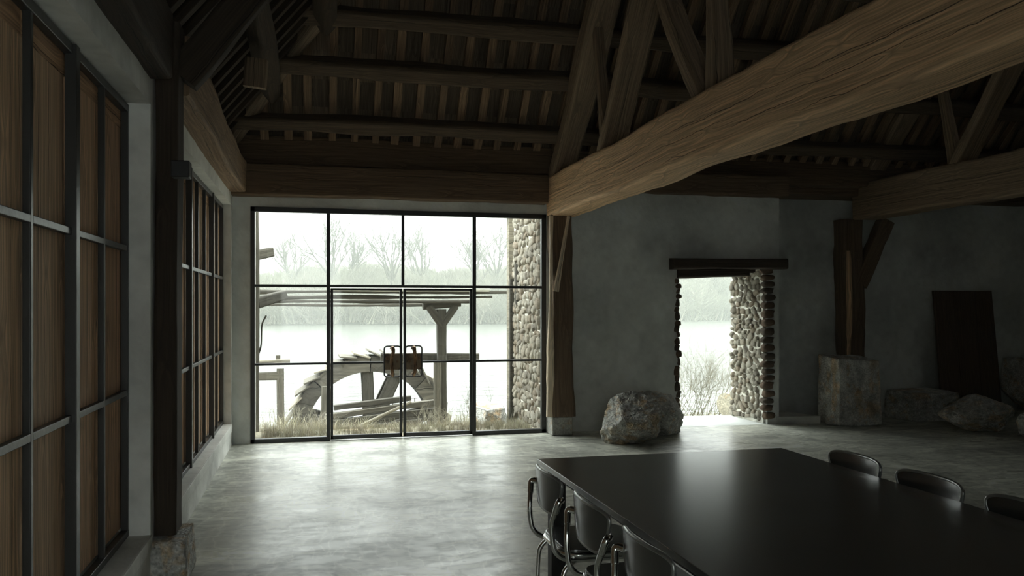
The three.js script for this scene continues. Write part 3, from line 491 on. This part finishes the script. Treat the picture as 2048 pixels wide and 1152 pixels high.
// ------------------------------------------------------------------ outside: ground, river, far bank
const gy = (x, z) => { const d = -10.6 - z; const s = clamp((d - 0.3) / 4.6); return -0.02 - 0.45 * sm(clamp(d / 2.6)) - 1.15 * sm(clamp((d - 2.0) / 3.2)) + 0.03 * fbm(x * 0.9, z * 0.9, 3, 3) + 0 * s; };
{
  const nx = 120, nz = 50, P = [], I = [];
  for (let j = 0; j <= nz; j++) for (let i = 0; i <= nx; i++) { const x = mix(-14, 26, i / nx), z = mix(-10.11, -17.5, j / nz); P.push(x, z > -10.95 ? (x > -0.75 && x < 3 ? 0.012 : -0.02) : gy(x, z), z); }
  for (let j = 0; j < nz; j++) for (let i = 0; i < nx; i++) { const a = j * (nx + 1) + i; I.push(a, a + 1, a + nx + 1, a + 1, a + nx + 2, a + nx + 1); }
  const g = new THREE.BufferGeometry(); g.setAttribute('position', new THREE.Float32BufferAttribute(P, 3)); g.setIndex(I); g.computeVertexNormals(); kind(mesh('ground', boxUV(g, 0.4), M.ground), 'structure');
  const r = new THREE.PlaneGeometry(420, 240); r.rotateX(-Math.PI / 2); r.translate(40, -1.2, -132); kind(mesh('river', boxUV(r, 1 / 30), M.water), 'structure');
}
const bankPts = [[-170, -190], [-70, -140], [-7.5, -126], [28, -125], [81, -150], [150, -190], [240, -260]];
const bankAt = (t) => { const f = clamp(t) * (bankPts.length - 1), i = Math.min(bankPts.length - 2, Math.floor(f)), u = f - i; return [mix(bankPts[i][0], bankPts[i + 1][0], u), mix(bankPts[i][1], bankPts[i + 1][1], u)]; };
{
  const P = [], I = [], n = 60, prof = [[0, -1.4], [2, -0.7], [7, 1.6], [16, 4.4], [26, 5.2], [60, 6.0]];
  for (let i = 0; i <= n; i++) { const [x, z] = bankAt(i / n); for (const [d, y] of prof) P.push(x + d * 0.15, (y + 0.9 * fbm(x * 0.05, d, 1, 3) * (y > 0)) * (y > 0 ? 1 + 1.5 * clamp((x - 42) / 30) : 1), z - d); }
  const m = prof.length; for (let i = 0; i < n; i++) for (let k = 0; k < m - 1; k++) { const a = i * m + k; I.push(a, a + m, a + 1, a + 1, a + m, a + m + 1); }
  const g = new THREE.BufferGeometry(); g.setAttribute('position', new THREE.Float32BufferAttribute(P, 3)); g.setIndex(I); g.computeVertexNormals(); kind(mesh('far_bank', boxUV(g, 0.1), M.bank), 'structure');
}
// thin prisms for branches
class Twigs {
  constructor() { this.P = []; this.I = []; this.n = 0; }
  seg(a, b, ra, rb) {
    const d = new THREE.Vector3().subVectors(b, a).normalize(), u = new THREE.Vector3(0.31, 0.2, 0.93).cross(d).normalize(), v = new THREE.Vector3().crossVectors(d, u), k0 = this.n;
    for (const [p, r] of [[a, ra], [b, rb]]) for (let q = 0; q < 3; q++) { const t = q * 2.0944; this.P.push(p.x + r * (u.x * Math.cos(t) + v.x * Math.sin(t)), p.y + r * (u.y * Math.cos(t) + v.y * Math.sin(t)), p.z + r * (u.z * Math.cos(t) + v.z * Math.sin(t))); }
    for (let q = 0; q < 3; q++) { const w = (q + 1) % 3; this.I.push(k0 + q, k0 + w, k0 + 3 + q, k0 + w, k0 + 3 + w, k0 + 3 + q); } this.n += 6;
  }
  grow(p, dir, len, r, depth, o) {
    const n = o.n ?? 3, d = dir.clone(); let a = p.clone();
    for (let s = 0; s < 3; s++) { d.x += rr(-o.wob, o.wob); d.z += rr(-o.wob, o.wob); d.y += o.lift ?? 0.05; d.normalize(); const b = a.clone().addScaledVector(d, len / 3); this.seg(a, b, r * (1 - s * 0.2), r * (1 - (s + 1) * 0.2)); a = b; if (depth > 0 && s > 0) for (let q = 0; q < n; q++) { const e = d.clone().add(new THREE.Vector3(rr(-1, 1), rr(-0.5, 0.8), rr(-1, 1)).multiplyScalar(o.spread)).normalize(); this.grow(a, e, len * rr(0.5, 0.75), r * 0.5, depth - 1, o); } }
  }
  geo() { const g = new THREE.BufferGeometry(); g.setAttribute('position', new THREE.Float32BufferAttribute(this.P, 3)); g.setIndex(this.I); g.computeVertexNormals(); return g; }
}
{ // the thicket on the far bank: nobody could count it
  seed(201); const T = new Twigs();
  for (let i = 0; i < 16; i++) T.grow(new THREE.Vector3(rr(-1.2, 1.2), 0, rr(-1.2, 1.2)), new THREE.Vector3(rr(-0.5, 0.5), 1, rr(-0.5, 0.5)).normalize(), rr(1.4, 2.4), 0.085, 2, { n: 2, wob: 0.22, spread: 0.9 });
  const n = 2600, im = new THREE.InstancedMesh(T.geo(), M.twigFar, n), m = new THREE.Matrix4(), q = new THREE.Quaternion(), c = new THREE.Color();
  for (let i = 0; i < n; i++) {
    const t = rr(0.12, 0.9), [x, z] = bankAt(t), d = rr(0, 1) ** 1.4 * 26, y = (d < 7 ? mix(-0.9, 1.5, d / 7) : mix(1.5, 5.0, (d - 7) / 17)) * (1 + 1.5 * clamp((x - 42) / 30)), s = rr(0.85, 1.5) * (0.85 + 0.35 * n3(x * 0.07, 2, 5)) * (1 + 0.5 * clamp((x - 45) / 25));
    q.setFromAxisAngle(new THREE.Vector3(0, 1, 0), rr(0, 6.28)); m.compose(new THREE.Vector3(x + rr(-3, 3) + d * 0.15, y - 0.2, z - d), q, new THREE.Vector3(s * 1.3, s * rr(0.8, 1.15), s * 1.3)); im.setMatrixAt(i, m);
    const k = rr(0.7, 1.3); c.setRGB(k, k * rr(0.95, 1.05), k * 0.95); im.setColorAt(i, c);
  }
  im.name = 'thicket'; kind(im, 'stuff', 'hazy bare thicket lining the far bank of the river'); scene.add(im);
}
{ // single bare trees above the thicket
  const spots = [[-3.4, -137, 10.2, 'bare hazy tree above the far thicket in the first pane from the left'], [2.7, -130, 12.2, 'tallest bare hazy tree on the far bank, behind the first mullion of the screen'], [5.6, -141, 11.2, 'bare hazy tree just right of the tallest one on the far bank'], [12.2, -131, 11.4, 'bare hazy tree on the far bank in the second pane from the left'], [17.9, -139, 11.2, 'bare hazy tree on the far bank in the third pane from the left'], [25.6, -130, 10.4, 'small bare hazy tree on the far bank behind the last mullion'], [30.9, -139, 12.6, 'wide bare hazy tree on the far bank right of the last mullion']];
  spots.forEach(([x, z, h, label], i) => {
    seed(300 + i * 7); const t = base('bare_tree', [x, 2.6, z]); tag(t, label, 'tree', 'bare trees on the far bank');
    const k = new Twigs(), c = new Twigs(); k.seg(new THREE.Vector3(0, -1, 0), new THREE.Vector3(0.1, h * 0.35, 0), 0.28, 0.2);
    for (let q = 0; q < 8; q++) c.grow(new THREE.Vector3(0.1, h * rr(0.2, 0.36), 0), new THREE.Vector3(rr(-0.8, 0.8), 1, rr(-0.8, 0.8)).normalize(), h * rr(0.3, 0.42), 0.21, 3, { n: 2, wob: 0.2, spread: 0.8, lift: 0.08 });
    mesh('trunk', k.geo(), M.treeFar, t); mesh('crown', c.geo(), M.treeFar, t);
  });
}
// dry grass between wall and river: stuff
{
  seed(401); const P = [], I = []; let k = 0;
  for (let b = 0; b < 22; b++) { const a = rr(0, 6.28), l = rr(0.12, 0.3), x = rr(-0.09, 0.09), z = rr(-0.09, 0.09), w = 0.004, dx = Math.cos(a), dz = Math.sin(a), o = rr(0.1, 0.8) * l; for (let s = 0; s <= 3; s++) { const t = s / 3, ww = w * (1 - t * 0.9); P.push(x + dx * o * t * t - dz * ww, l * t * (1 - 0.25 * t * o / l), z + dz * o * t * t + dx * ww, x + dx * o * t * t + dz * ww, l * t * (1 - 0.25 * t * o / l), z + dz * o * t * t - dx * ww); } for (let s = 0; s < 3; s++) { const q = k + s * 2; I.push(q, q + 1, q + 2, q + 1, q + 3, q + 2); } k += 8; }
  const g = new THREE.BufferGeometry(); g.setAttribute('position', new THREE.Float32BufferAttribute(P, 3)); g.setIndex(I); g.computeVertexNormals();
  const n = 2600, im = new THREE.InstancedMesh(g, M.straw, n), m = new THREE.Matrix4(), q = new THREE.Quaternion(), c = new THREE.Color();
  for (let i = 0; i < n; i++) {
    let x = rr(-2.5, 9), z = -11.05 - rr(0, 1) ** 0.8 * 3.4; if (i < 500) { x = rr(-0.6, 2.75); z = rr(-10.98, -10.3); } if (x > 4.9 && x < 6.6 && z > -12.2) z -= 1.6;
    const s = (i < 500 ? 0.8 : 1.25) * rr(0.5, 1.15) * (0.75 + 0.5 * n3(x * 0.8, 1, z)); q.setFromAxisAngle(new THREE.Vector3(0, 1, 0), rr(0, 6.28)); m.compose(new THREE.Vector3(x, (z > -10.95 ? 0 : gy(x, z) - 0.01), z), q, new THREE.Vector3(s, s, s)); im.setMatrixAt(i, m); const v = rr(0.6, 1.2); c.setRGB(v, v * rr(0.92, 1.02), v * rr(0.8, 1)); im.setColorAt(i, c);
  }
  im.name = 'dry_grass'; kind(im, 'stuff', 'dry straw-coloured grass between the building and the river'); scene.add(im);
}
function bush(x, z, h, w, sd, label, n = 16, m = M.twig) {
  seed(sd); const t = base('bare_shrub', [x, gy(x, z) - 0.02, z]); tag(t, label, 'shrub'); const stems = new Twigs(), tw = new Twigs();
  for (let i = 0; i < n; i++) { const d = new THREE.Vector3(rr(-w, w), 1, rr(-w, w)).normalize(), p = new THREE.Vector3(rr(-0.6, 0.6) * w, 0, rr(-0.6, 0.6) * w), L = h * rr(0.35, 0.6), e = p.clone().addScaledVector(d, L * 0.5); stems.seg(p, e, 0.009, 0.006); tw.grow(e, d, L * 0.7, 0.0055, 3, { n: 2, wob: 0.3, spread: 0.8 }); }
  mesh('stems', stems.geo(), m, t).userData.kind = 'stuff'; mesh('twigs', tw.geo(), m, t).userData.kind = 'stuff'; return t;
}
bush(6.3, -13.0, 1.55, 0.75, 411, 'leafless shrub filling the lower left of the stone doorway', 60); bush(8.1, -14.2, 1.15, 0.6, 412, 'leafless shrub at the right side of the stone doorway', 22);
bush(2.5, -12.75, 0.75, 0.4, 413, 'thin leafless shrub beside the rubble pier outside', 9); bush(1.7, -11.75, 0.42, 0.45, 414, 'low dry weed at the right foot of the water wheel', 12, M.straw); bush(-0.35, -11.75, 0.45, 0.6, 415, 'low dry weed at the lower left of the glazed screen', 14, M.straw);

// ------------------------------------------------------------------ the old water wheel
{
  const R = 1.33, t = base('water_wheel', [0.955, -0.57, -14.5]); tag(t, 'old grey wooden water wheel half sunk behind the glazed doors', 'water wheel');
  const arcSeg = (r0, r1, z0, z1, a0, a1, n) => { const s = new THREE.Shape(); for (let i = 0; i <= n; i++) { const a = mix(a0, a1, i / n); i ? s.lineTo(r1 * Math.cos(a), r1 * Math.sin(a)) : s.moveTo(r1 * Math.cos(a), r1 * Math.sin(a)); } for (let i = n; i >= 0; i--) { const a = mix(a0, a1, i / n); s.lineTo(r0 * Math.cos(a), r0 * Math.sin(a)); } const g = new THREE.ExtrudeGeometry(s, { depth: z1 - z0, bevelEnabled: false, curveSegments: 1 }); g.translate(0, 0, z0); return boxUV(g, 0.7); };
  for (const z of [0.3, -0.38]) for (let k = 0; k < 8; k++) mesh('rim', arcSeg(R - 0.27, R - 0.015, z, z + 0.08, k * Math.PI / 4 + 0.008, (k + 1) * Math.PI / 4 - 0.008, 8), k % 2 ? M.greyDark : M.grey, t);
  for (let k = 0; k < 8; k++) mesh('sole_board', arcSeg(R - 0.27, R - 0.24, -0.3, 0.3, k * Math.PI / 4 + 0.01, (k + 1) * Math.PI / 4 - 0.01, 8), M.greyDark, t);
  for (let k = 0; k < 36; k++) { const a = k / 36 * 2 * Math.PI, b = a + (a > Math.PI / 2 && a < 1.5 * Math.PI ? 1 : 1) * 0.2, p0 = [(R - 0.03) * Math.cos(a), (R - 0.03) * Math.sin(a), 0], p1 = [(R + 0.075) * Math.cos(b), (R + 0.075) * Math.sin(b), 0], nn = [Math.cos(a), Math.sin(a), 0]; mesh('paddle', along(hewn(dist(p0, p1), 0.84, 0.028, { sd: 500 + k, rough: 0.012, r: 0.006, seg: 3 }), p0, p1, nn), k % 3 ? M.grey : M.greyPale, t); }
  for (const [deg, i] of [[66, 0], [93, 1], [164, 2], [16, 3], [210, 4], [250, 5], [290, 6], [330, 7]]) { const a = deg * Math.PI / 180, c = Math.cos(a), s = Math.sin(a); mesh('spoke', timber([0.1 * c, 0.1 * s, 0.3], [(R - 0.2) * c, (R - 0.2) * s, 0.3], 0.09, 0.19, { sd: 540 + i, rough: 0.02, up: [-s, c, 0] }), M.greyDark, t); if (i < 4) mesh('spoke', timber([0.1 * c, 0.1 * s, -0.34], [(R - 0.2) * c, (R - 0.2) * s, -0.34], 0.09, 0.16, { sd: 560 + i, rough: 0.02, up: [-s, c, 0] }), M.greyDark, t); }
  mesh('axle', timber([0, 0, -0.6], [0, 0, 0.6], 0.3, 0.3, { sd: 580, r: 0.1 }), M.greyDark, t);
}
{ // timbers lying before the wheel
  const L = [[[0.33, -0.02, -13.35], [1.55, 0.1, -13.4], 0.12, 0.08, 'top grey plank lying across the front of the water wheel'], [[0.2, -0.13, -13.25], [1.92, 0.03, -13.3], 0.14, 0.09, 'second grey plank from the top before the water wheel'], [[0.24, -0.24, -13.2], [2.0, -0.08, -13.2], 0.16, 0.11, 'thick grey plank in the middle of the stack before the wheel'], [[0.3, -0.36, -13.15], [1.7, -0.24, -13.15], 0.15, 0.10, 'fourth grey plank from the top before the water wheel'], [[0.45, -0.47, -13.05], [1.55, -0.40, -13.05], 0.16, 0.10, 'lowest grey plank in the stack before the water wheel'], [[0.5, -0.5, -12.7], [1.75, -0.46, -12.75], 0.2, 0.07, 'pale plank lying in the grass nearest the doors']];
  L.forEach(([a, b, w, h, l], i) => tag(mesh('weathered_plank', timber(a, b, w, h, { sd: 600 + i, rough: 0.014, r: 0.01 }), i % 2 ? M.grey : M.greyDark), l, 'plank', 'planks before the water wheel'));
  tag(mesh('weathered_plank', timber([0.55, -0.3, -12.85], [1.5, 0.1, -12.9], 0.06, 0.05, { sd: 610, rough: 0.008 }), M.greyPale), 'thin pale stick leaning across the plank stack', 'stick');
  tag(mesh('long_pole', timber([-0.75, -0.36, -12.35], [0.55, -0.22, -12.7], 0.028, 0.028, { sd: 611, rough: 0.006, r: 0.012 }), M.greyPale), 'thin pale pole lying low across the first pane from the left', 'pole');
  tag(mesh('thin_post', timber([0.28, -1.2, -14.0], [0.3, 0.24, -14.0], 0.05, 0.05, { sd: 612, up: [0, 0, 1] }), M.greyPale), 'thin upright post behind the first mullion inside the wheel', 'post');
  tag(mesh('thin_post', timber([0.05, -1.2, -13.9], [0.08, 0.28, -13.9], 0.13, 0.1, { sd: 613, up: [0, 0, 1] }), M.grey), 'pale squared post inside the wheel close to the first mullion', 'post').position.x = 0.13;
}
{ // light rail out on the water
  const t = base('railing', [1.1, 0, -17]); tag(t, 'thin metal railing seen through the water wheel', 'railing'); mesh('rail', strip([0, -0.3, 0], [1.0, -0.3, 0], 0.015, 0.015, [0, 1, 0]), M.greyDark, t); for (const x of [0.05, 0.5, 0.95]) mesh('post', strip([x, -1.3, 0], [x, -0.3, 0], 0.018, 0.018, [0, 0, 1]), M.greyDark, t);
}
{ // poles on a forked post
  const t = base('forked_post', [1.995, -0.9, -12.98]); tag(t, 'tall grey forked post right of the wheel carrying long poles', 'post');
  mesh('post', timber([0, 0, 0], [0, 2.45, 0], 0.145, 0.14, { sd: 620, rough: 0.012, up: [0, 0, 1] }), M.greyDark, t); mesh('post_base', timber([-0.09, 0, 0.12], [-0.09, 1.62, 0.12], 0.1, 0.1, { sd: 621, up: [0, 0, 1] }), M.grey, t);
  for (const s of [-1, 1]) mesh('brace', timber([0, 2.18, 0.02], [s * 0.22, 2.5, 0.02], 0.1, 0.11, { sd: 622 + s, rough: 0.012, up: [0, 0, 1] }), M.greyDark, t);
  mesh('head', timber([-0.3, 2.49, 0], [0.3, 2.53, 0], 0.12, 0.09, { sd: 625, rough: 0.02 }), M.greyDark, t); mesh('rail', timber([-0.95, 1.69, -0.1], [0.62, 1.68, -0.1], 0.07, 0.125, { sd: 626, rough: 0.008 }), M.greyDark, t);
  const poles = [[-0.8, 3.0, 1.80, -12.5, 'highest of the long poles outside, its end nearest the pier'], [-0.72, 2.75, 1.715, -12.7, 'second highest of the long poles outside'], [-0.66, 2.5, 1.655, -12.9, 'third highest of the long poles outside'], [-0.66, 2.3, 1.60, -13.1, 'lowest of the long poles outside, resting on the fork']];
  poles.forEach(([a, b, y, z, l], i) => tag(mesh('roof_pole', timber([a, y + 0.01, z], [b, y + 0.02, z], 0.05, 0.05, { sd: 630 + i, rough: 0.012, r: 0.015, seg: 40 }), M.greyDark), l, 'pole', 'long horizontal poles outside the glazed screen'));
  const sh = base('pale_sheet', [0, 1.865, -12.5]); tag(sh, 'narrow pale roofing sheet lying on the long poles outside', 'sheet'); mesh('sheet', timber([0.22, 0, 0], [2.62, 0, 0], 0.5, 0.085, { sd: 640, rough: 0.008, r: 0.04, seg: 30 }), M.sheet, sh);
}
{ // left side: post at the reveal, brackets, timber frame
  const t = base('bracket_post', [-0.70, -0.15, -11.05]); tag(t, 'weathered post with brackets at the left edge of the glazed screen, outside', 'post');
  mesh('post', timber([0, 0, 0], [0.0, 3.4, 0], 0.075, 0.1, { sd: 650, rough: 0.012, up: [0, 0, 1] }), M.grey, t);
  mesh('bracket', timber([0.0, 1.78, 0], [0.34, 1.9, -0.4], 0.1, 0.13, { sd: 651 }), M.greyDark, t); mesh('bracket', timber([0.0, 2.4, 0], [0.18, 2.46, -0.2], 0.1, 0.13, { sd: 652 }), M.grey, t);
  mesh('branch', tube([[0.02, 1.1, 0.02], [0.06, 1.25, 0], [0.07, 1.5, 0.0], [0.12, 1.62, 0]], 0.012, 20, 6), M.greyDark, t);
  const f = base('jetty_trestle', [-0.48, -0.6, -13.4]); tag(f, 'pale grey timber frame standing left of the water wheel', 'trestle');
  mesh('post', timber([0, 0, 0], [0, 1.22, 0], 0.11, 0.11, { sd: 660, up: [0, 0, 1] }), M.grey, f); mesh('post', timber([-0.75, 0, 0], [-0.75, 1.2, 0], 0.11, 0.11, { sd: 661, up: [0, 0, 1] }), M.grey, f);
  mesh('rail', timber([-0.95, 1.3, 0.03], [0.14, 1.33, 0.03], 0.16, 0.09, { sd: 662 }), M.greyPale, f); mesh('rail', timber([-0.9, 1.1, 0], [0.05, 1.1, 0], 0.09, 0.12, { sd: 663 }), M.grey, f); mesh('stub', timber([-0.05, 1.33, 0], [-0.05, 1.43, 0], 0.08, 0.08, { sd: 664, up: [0, 0, 1] }), M.grey, f);
}
{ const g = rockGeo(91, 0.27, 0.21, 0.5, 20, 3, 0.4, 0.82); put(tag(mesh('stone_block', g, M.rock), 'grey stone block at the foot of the rubble pier outside', 'stone block'), 2.46, -0.18, -11.55, -0.1);
  const m = new THREE.CylinderGeometry(0.17, 0.17, 0.1, 32); m.rotateZ(Math.PI / 2); put(tag(mesh('round_stone', boxUV(m, 1), stones[1]), 'small round stone leaning on the doorway reveal at floor level', 'stone'), 6.0, 0.14, -11.16, 0.4); }

renderer.render(scene, camera);
